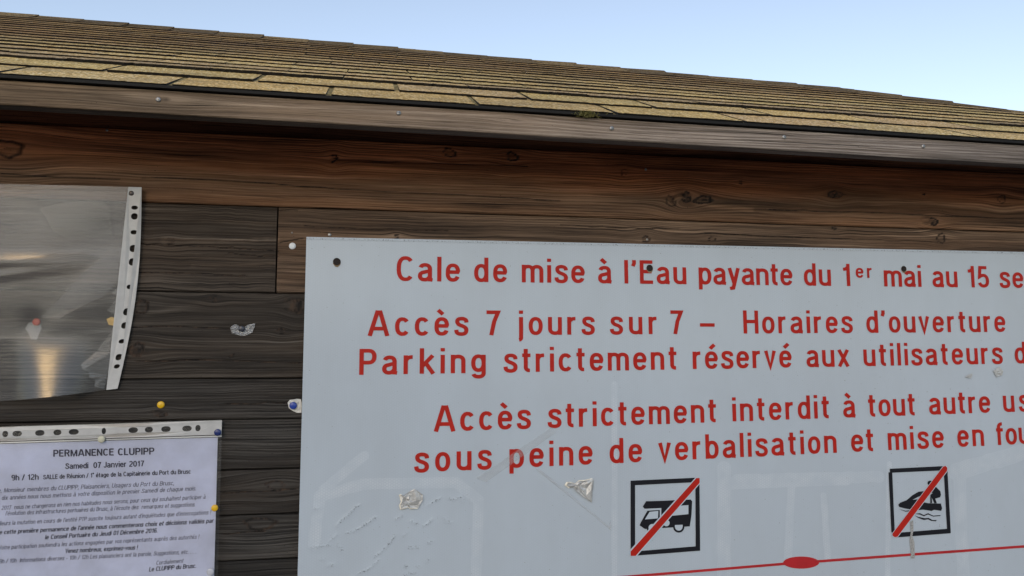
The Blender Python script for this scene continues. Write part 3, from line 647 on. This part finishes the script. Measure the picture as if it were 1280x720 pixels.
flat(sy, [(352, 214), (384, 192), (410, 197), (440, 226), (445, 250), (438, 266), (408, 274), (418, 304), (402, 304), (384, 266), (388, 302), (376, 304), (376, 250), (392, 238), (360, 236), (340, 244), (336, 232)], .00012, 0, O2, SC)
for wv in ([(174, 340), (215, 352), (260, 348), (270, 356), (215, 358)], [(275, 372), (310, 368), (335, 380), (362, 368), (395, 384), (443, 380), (440, 386), (395, 390), (362, 376), (335, 388), (310, 377)], [(275, 382), (300, 392), (340, 400), (365, 398), (390, 412), (418, 412), (412, 420), (385, 418), (362, 407), (335, 412), (298, 398)]):
    flat(sy, wv, .0001, 0, O2, SC)
sy.build('jet_ski_symbol', [M['black']], pic2)
sl = MB(); flat(sl, [(128, 500), (455, 66), (475, 60), (488, 76), (486, 98), (168, 521), (146, 527), (130, 516)], .00030, 1, O2, SC); flat(sl, [(131, 501), (457, 68), (473, 63), (484, 76), (483, 95), (165, 519), (148, 523), (134, 514)], .00036, 0, O2, SC)
sl.build('slash', [M['red'], M['white']], pic2)
dl = MB(); U = [(700, 726.4), (784, 720.6), (885, 712.5), (980, 704.8), (1024, 701.6), (1150, 692.5), (1280, 683), (1420, 673)]
t0, t1 = [3.2]*8, 0
flat(dl, [(u_, v_-1.6) for u_, v_ in U]+[(u_, v_+1.6) for u_, v_ in U[::-1]], .00005); flat(dl, circ(1001.5, 703.2, 22.5, 7.6, 30), .00012)
dl.build('divider_line', M['darkred'], sign)
for u_, v_, r in ((421, 327, .0052), (812, 335, .0050), (1129.5, 336, .0046)):
    p = hit(u_, v_, SY); c = sign_surf(p[0], p[2], .0); mb = MB()
    mb.grid(np.array([[(c[0]+rr*math.cos(t), c[1]-yy, c[2]+rr*math.sin(t)) for t in np.linspace(0, 2*math.pi, 21)] for rr, yy in ((r*1.12, .0002), (r*1.05, .0010), (r*.86, .0012), (r*.6, .0004), (r*.3, .0003), (.00001, .0003))]))
    mb.add([(c[0]+r*x, c[1]-.00015, c[2]+r*z) for x, z in ((-1.2, -.5), (-.5, -1.5), (.3, -1.7), (1.0, -1.0), (1.2, -.2), (0, .4))], [(0, 1, 2, 3, 4, 5)], 1)
    mb.build('screw', [M['hole'], M['rust']], sign, True)
def patch(name, outline, off, sc, parent, mats, hgt=.0012, lift=.0008, surf=None, mi=0, edge=None):
    """crumpled scrap: filled outline with an inner crumpled fan"""
    pts = [(off[0]+x/sc, off[1]+y/sc) for x, y in outline]; n = len(pts); c = np.mean(pts, 0); mb = MB(); V = []; rnd = random.Random(n*7+int(c[0]))
    surf = surf or (lambda p, l: sign_surf(p[0], p[2], l)); yy = SY if surf is None else SY
    for k, f_ in enumerate((1.0, .86, .55, .25)):
        for x, y in pts:
            u_, v_ = c[0]+(x-c[0])*f_, c[1]+(y-c[1])*f_
            V.append(surf(hit(u_, v_, yy), lift+(rnd.uniform(0, hgt) if k else hgt*.3)))
    V.append(surf(hit(c[0], c[1], yy), lift+hgt*.4)); F_, mi_ = [], []
    for k in range(3):
        for i in range(n): F_.append((k*n+i, (k+1)*n+i, (k+1)*n+(i+1) % n, k*n+(i+1) % n)); mi_.append(1 if (k == 0 and edge and i in edge) else 0)
    for i in range(n): F_.append((3*n+i, 4*n, 3*n+(i+1) % n)); mi_.append(0)
    mb.add(V, F_); mb.m = mi_
    return mb.build(name, mats, parent)
patch('peeled_patch', [(533, 262), (545, 258), (560, 270), (590, 245), (622, 228), (668, 262), (670, 290), (650, 322), (640, 340), (600, 342), (585, 334), (565, 342), (540, 346), (534, 320), (545, 300)], (380, 560), 4.5, sign, [M['foil'], M['cream']], .0026, edge=(0, 1, 8, 9, 10, 11, 12, 13, 14))
patch('peeled_patch', [(1035, 378), (1042, 366), (1060, 366), (1075, 372), (1088, 360), (1112, 358), (1140, 352), (1145, 362), (1140, 400), (1138, 444), (1110, 425), (1080, 402), (1066, 384), (1050, 390)], (360, 480), 3, sign, [M['foil'], M['cream']], .0026, edge=(0, 1, 2, 3, 4, 5, 12, 13))
for pl in ([(1098, 483), (1112, 478), (1114, 484), (1108, 494), (1090, 490)], [(1180, 470), (1198, 456), (1212, 470), (1208, 484), (1190, 490)]):
    patch('peeled_patch', pl, (780, 280), 2.56, sign, [M['foil'], M['cream']], .0008)
for pl in ([(705, 352), (990, 160), (1004, 182), (742, 368)], [(928, 320), (940, 316), (1212, 540), (1196, 536), (1130, 482)], [(1200, 540), (1208, 506), (1212, 550)]):
    mb = MB(); flat(mb, pl, .0005, 0, (360, 480), 3); mb.build('tape_strip', M['tape'], sign)
mb = MB(); flat(mb, [(1137.5, 652), (1141.5, 650), (1142, 662), (1140.5, 670), (1143, 678), (1143.5, 698), (1138.5, 698), (1138.5, 686), (1137, 676), (1138.5, 666)], .0004); mb.build('glue_streak', M['glue'], sign)

# ------------------------------------------------------------------ plastic sleeves and the notice
def sleeve_fn(corners, off):
    (a, b, c, d) = [np.array(x, float) for x in corners]              # TL TR BR BL in photo pixels
    def f(s, t):
        p = (a*(1-s)+b*s)*(1-t)+(d*(1-s)+c*s)*t
        return p, off(s, t)
    return f
def grid_sleeve(fn, ns, ntt, extra=0.0, s0=0., s1=1., t0=0., t1=1., edge=None):
    out = np.zeros((ntt, ns, 3))
    for j, t in enumerate(np.linspace(t0, t1, ntt)):
        for i, s in enumerate(np.linspace(s0, s1, ns)):
            p, o = fn(s, t)
            if edge: p = p+edge(s, t)
            out[j, i] = hit(p[0], p[1], -o-extra)
    return out
def off1(s, t):
    lip = .025*math.log(1+math.exp((t-.74)/.025))*.265*.275; lip *= 1/(1+math.exp(-(s-.30)/.035))/(1+math.exp((s-.70)/.05))
    o = .004+lip+.005*max(0, 1-t/.3)+.003*math.sin(math.pi*min(1, max(0, s)))*math.sin(math.pi*t)
    o += .0022*math.exp(-((t-.36)/.03)**2)*max(0, 1-s*1.3)+.0016*math.exp(-((t-.43+.06*s)/.02)**2)*max(0, 1-s*1.5)
    o += .0008*math.sin(9*s+14*t)*(.4+.6*t)*.5*(1 if t < .7 else .4)
    o -= .0020*math.exp(-((s-.36)/.07)**2-((t-.66)/.06)**2)
    return max(.003, o)
fn1 = sleeve_fn([(-28, 229), (177, 234), (147, 487), (-26, 503)], off1)
def edge1(s, t):                                                      # belly of the lower edge, bow of the right edge
    return np.array((9*math.sin(math.pi*t)*s**3, (1.5*math.sin(math.pi*s*1.3)-4*math.sin(math.pi*max(0, s-.15)/.85)*0)*t**6))
sl1 = thing('plastic_sleeve', 'empty clear plastic sleeve sagging on the wall, punched strip down its right side', 'sleeve', tuple(hit(60, 495)*np.array((1, 0, 1))))
SST = 1-14.5/190
mb = MB(); mb.grid(grid_sleeve(fn1, 70, 90, 0, 0, SST, 0, 1, edge1)[::-1]); film1 = mb.build('film', M['film'], sl1, True)
def punched(fn, edge, along_t, holes, name, parent, extra, a0, a1, span=(0., 1.), mat='strip'):
    """strip across the sleeve with real holes; holes: (position along, long half, short half) in strip fractions"""
    n = 90; outer = [(x, 0.) for x in np.linspace(0, 1, n)]+[(x, 1.) for x in np.linspace(1, 0, n)]; hl = []
    for c, lx, ly in holes:
        hl.append([(c+lx*math.copysign(abs(math.cos(t))**.8, math.cos(t)), .5+ly*math.sin(t)) for t in np.linspace(0, 2*math.pi, 17)[:-1]])
    v, f = fill2d(outer, hl); V = []
    for x, y in v:
        s, t = ((a0+(a1-a0)*y), span[0]+(span[1]-span[0])*x) if along_t else (span[0]+(span[1]-span[0])*x, (a0+(a1-a0)*y))
        p, o = fn(s, t); p = p+edge(s, t) if edge else p; V.append(hit(p[0], p[1], -o-extra))
    mb = MB(); mb.add(V, f); return mb.build(name, M[mat], parent)
hy = lambda z: (z/2.5725+220-234)/253
H1 = [(hy(102), .010, .24), (hy(130), .016, .24), (hy(181), .011, .24), (hy(233), .018, .25), (hy(276), .018, .25), (hy(356), .011, .24), (hy(436), .018, .26), (hy(480), .016, .26), (hy(531), .011, .24), (hy(582), .016, .26), (hy(612), .011, .24)]
punched(fn1, edge1, True, H1, 'punched_strip', sl1, .0008, SST-.005, 1.0)
def on1(pts, extra=.0006, n=10):                                      # pieces lying on the sleeve, traced in photo pixels
    return [hit(u_, v_, -(off1(min(1, max(0, (u_+28)/195)), min(1, max(0, (v_-231)/262))))-extra) for u_, v_ in pts]
def piece(name, pts, parent, mat, extra=.0006):
    v, f = fill2d(pts); mb = MB(); mb.add(on1(v, extra), f); return mb.build(name, mat, parent)
rem = [(155, 330), (150, 345), (146, 360), (140, 366), (146, 372), (138, 384), (133, 388), (142, 392), (146, 400), (143, 410), (132, 424), (120, 440), (108, 450), (101, 456), (104, 462), (110, 464), (112, 472), (119, 476), (118, 484), (130, 486), (134, 470), (140, 440), (148, 400), (154, 366), (158, 338)]
o = piece('torn_film_layer', rem, sl1, M['remnant']); o['label'] = 'milky torn inner layer with a jagged edge'
piece('torn_film_layer', [(-20, 236), (158, 240), (157, 300), (151, 345), (130, 370), (100, 384), (72, 399), (50, 397), (76, 372), (102, 342), (126, 322), (100, 315), (60, 318), (20, 326), (-20, 322)], sl1, M['milky'], .0006)
o = piece('ochre_scrap', [(133, 399), (139, 396), (146, 398), (147, 404), (142, 407), (136, 406)], sl1, M['ochre'], .0011)

def off2(s, t): return .0035+.0016*math.sin(5*s+3*t)*.5+.0012*math.sin(11*s-7*t+1)*.6+.001
fn2 = sleeve_fn([(-36, 534), (277.5, 524.5), (272, 735), (-40, 745)], off2)
sl2 = thing('plastic_sleeve', 'clear plastic sleeve holding the printed notice, punched strip along its top', 'sleeve', tuple(hit(120, 735)*np.array((1, 0, 1))))
mb = MB(); mb.grid(grid_sleeve(fn2, 60, 50, .0016)[::-1]); mb.build('film', M['film2'], sl2, True)
TS = 19.5/210
hx_ = lambda z: (z/3+36)/313.5
H2 = [(hx_(20), .0115, .22), (hx_(65), .019, .20), (hx_(150), .019, .20), (hx_(216), .016, .20), (hx_(277), .020, .20), (hx_(390), .0085, .22), (hx_(500), .019, .20), (hx_(559), .016, .20), (hx_(623), .019, .20), (hx_(702), .019, .20), (hx_(743), .0105, .22), (.06, .009, .2), (.015, .014, .2)]
punched(fn2, None, False, H2, 'punched_strip', sl2, .0020, .004, TS-.004)
wl_ = MB(); wl_.grid(grid_sleeve(fn2, 60, 3, .0021, 0, 1, TS+.001, TS+.009)[::-1]); o = wl_.build('weld_seam', M['alu'], sl2)
pa = MB(); pa.grid(grid_sleeve(fn2, 60, 50, .0, 0, .985, TS+.012, 1)[::-1]); 
notice = pa.build('paper_notice', M['paper'], None, True); tag(notice, 'white printed paper notice headed with a bold title inside the lower plastic sleeve', 'notice')
def px_of(p):
    c = R.T @ (np.array(p)-CAM); return 640+F*c[0]/c[2], 360+F*c[1]/c[2]
def paper_surf(u_, v_, lift):                                         # u_, v_: photo pixels
    s = (u_+36)/313.5; t = (v_-(534-9.5*s))/211
    return tuple(hit(u_, v_, -off2(s, t)-.0004-lift))
NT = [
 ('PERMANENCE CLUPIPP', 66.7, 570.9, 192.7, 568, 8.6, .17, 'ink', 0), ('Samedi  07 Janvier 2017', 81.7, 586.2, 180, 582.8, 7.2, .16, 'ink', 0), ('9h / 12h', 14.3, 600.6, 48.3, 599.4, 7.0, .15, 'ink', 0),
 ('SALLE de Réunion / 1° étage de la Capitainerie du Port du Brusc', 54, 599.2, 238.5, 592, 5.6, .16, 'ink', 0),
 ('Madame, Monsieur membres du CLUPIPP, Plaisanciers, Usagers du Port du Brusc,', -24, 616.8, 217.3, 606.3, 5.7, .105, 'inkpale', .2),
 ('dix années nous nous mettons à votre disposition le premier Samedi de chaque mois.', 1.7, 625, 245, 613, 5.6, .105, 'inkpale', .2),
 ('2017  nous ne changerons en rien nos habitudes nous serons, pour ceux qui souhaitent participer à', 1.7, 637.4, 256.7, 623.4, 5.4, .105, 'inkpale', .2),
 ('l’évolution des infrastructures portuaires du Brusc, à l’écoute des  remarques et suggestions.', 6.7, 644.5, 244, 633, 5.4, .105, 'inkpale', .2),
 ('illeurs la mutation en cours de l’entité PTP suscite toujours autant d’inquiétudes que d’interrogations !', -2, 657, 263.3, 642.8, 5.4, .105, 'inkpale', .2),
 ('e cette première permanence de l’année nous commenterons choix et décisions validés par', -1, 668, 266.7, 653.4, 5.6, .15, 'ink', .2),
 ('le Conseil Portuaire du Jeudi 01 Décembre 2016.', 56, 674.2, 196.7, 665.6, 5.6, .15, 'ink', .2),
 ('Votre participation soutiendra les actions engagées par vos représentants auprès des autorités !', -2, 687.2, 248.5, 673.4, 5.4, .105, 'inkpale', .2),
 ('Venez nombreux, exprimez-vous !', 81, 691.4, 171.7, 686.8, 5.5, .15, 'ink', .2),
 ('9h / 10h  Informations diverses - 10h / 12h Les plaisanciers ont la parole, Suggestions, etc. . . .', -1, 704.2, 245, 691.8, 5.4, .105, 'inkpale', .2),
 ('Cordialement', 195, 706, 229, 703.2, 5.3, .105, 'inkpale', .2), ('Le CLUPIPP du Brusc.', 186, 714.4, 245, 709.6, 5.6, .15, 'ink', .2)]
for txt, u0, v0, u1, v1, cap, wd, ink, sl_ in NT:
    mb = MB(); sv = lambda X, Z, l: paper_surf(X, -Z, l)
    word(mb, txt, u0, u1, cap, lambda X: -(v0+(v1-v0)*(X-u0)/(u1-u0)), wd, sl_, sv, hx=cap*1.3)
    mb.build('text_line', M[ink], notice)

# ------------------------------------------------------------------ tacks and scraps
def tack(u_, v_, r, m, label, y=0.0, hgt=.0013):
    p = hit(u_, v_, -y-.001); mb = MB(); dome(mb, (0, -.0002, 0), r, hgt, 26, 5, 0, .0012)
    pin = np.array([[(rr*math.cos(t), yy, rr*math.sin(t)) for t in np.linspace(0, 2*math.pi, 9)] for yy, rr in ((-.0002, .0006), (max(.004, y+.004), .0005), (max(.006, y+.006), .00002))]); mb.grid(pin, 1)
    o = mb.build('thumbtack', [M[m], M['steel']], None, True); o.location = (p[0], -y, p[2])
    return tag(o, label, 'thumbtack', 'thumbtacks on the hut wall')
tack(201, 506, .0052, 'yellow', 'round yellow thumbtack in bare wood just above the printed notice')
tack(365.5, 307.5, .0052, 'whitet', 'round white thumbtack in the wood left of the big sign’s top corner')
tack(302, 411, .0046, 'grey', 'dark grey thumbtack pinning a clear scrap to the bare boards', .0018)
tack(366.5, 507, .0056, 'blue', 'bright blue thumbtack beside the left edge of the big sign', .0022)
tack(272, 540.5, .0050, 'navy', 'dark blue thumbtack at the top right corner of the printed notice', .0075)
tack(268.3, 635, .0048, 'yellow', 'yellow thumbtack on the right edge of the printed notice', .0075)
tack(126.8, 549, .0050, 'ivory', 'ivory thumbtack above the printed title of the notice', .0075)
tack(263, 715, .0052, 'clear', 'clear colourless thumbtack at the bottom right of the notice', .0075)
tack(164.3, 241.5, .0042, 'brown', 'dark brown thumbtack at the top of the empty sleeve’s punched strip', .0075)
tack(45.5, 402.5, .0052, 'redt', 'red thumbtack seen through the empty plastic sleeve', .0012)
def scrap(name, outline, off, sc, mat, label, y=.0006, hgt=.0014):
    sf = lambda p, l: (p[0], -l, p[2])
    global SY
    keep = SY; SY = 0.0
    o = patch(name, outline, off, sc, None, [mat, mat], hgt, y, sf); SY = keep
    return tag(o, label, 'scrap')
scrap('plastic_scrap', [(665, 180), (680, 164), (700, 160), (722, 172), (740, 178), (770, 160), (806, 154), (800, 180), (790, 205), (760, 222), (735, 224), (705, 220), (675, 210)], (140, 370), 4.5, M['scrap'], 'torn clear plastic scrap under the dark grey thumbtack on bare boards')
scrap('plastic_scrap', [(988, 600), (1000, 584), (1025, 582), (1040, 578), (1062, 580), (1068, 600), (1066, 656), (1040, 656), (1015, 645), (995, 630)], (140, 370), 4.5, M['scrapw'], 'crumpled white plastic scrap under the bright blue thumbtack beside the sign')
scrap('plastic_scrap', [(80, 490), (95, 470), (130, 472), (135, 490), (125, 510), (118, 528), (100, 525), (92, 505)], (0, 220), 2.5725, M['scrap'], 'pale torn scrap under the red thumbtack behind the empty sleeve', .0004, .001)
# moss tuft on the drip edge
ms = MB(); c = hit(735, 143, EY-.008); rnd = random.Random(3)
for i in range(140):
    d = _unit((rnd.gauss(0, 1.0), rnd.gauss(-.4, .5), rnd.gauss(.0, .5))); b = c+np.array((rnd.gauss(0, .008), rnd.gauss(.001, .002), rnd.gauss(0, .0016))); L = rnd.uniform(.003, .008); n_ = _unit(np.cross(d, (0.3, .5, 1)))*.0005
    ms.add([b-n_, b+n_, b+d*L*.6+n_*1.2, b+d*L, b+d*L*.6-n_*1.2], [(0, 1, 2, 3, 4)])
o = ms.build('moss_tuft', M['moss']); tag(o, 'small dry moss tuft caught on the roof’s dripping edge', 'moss')
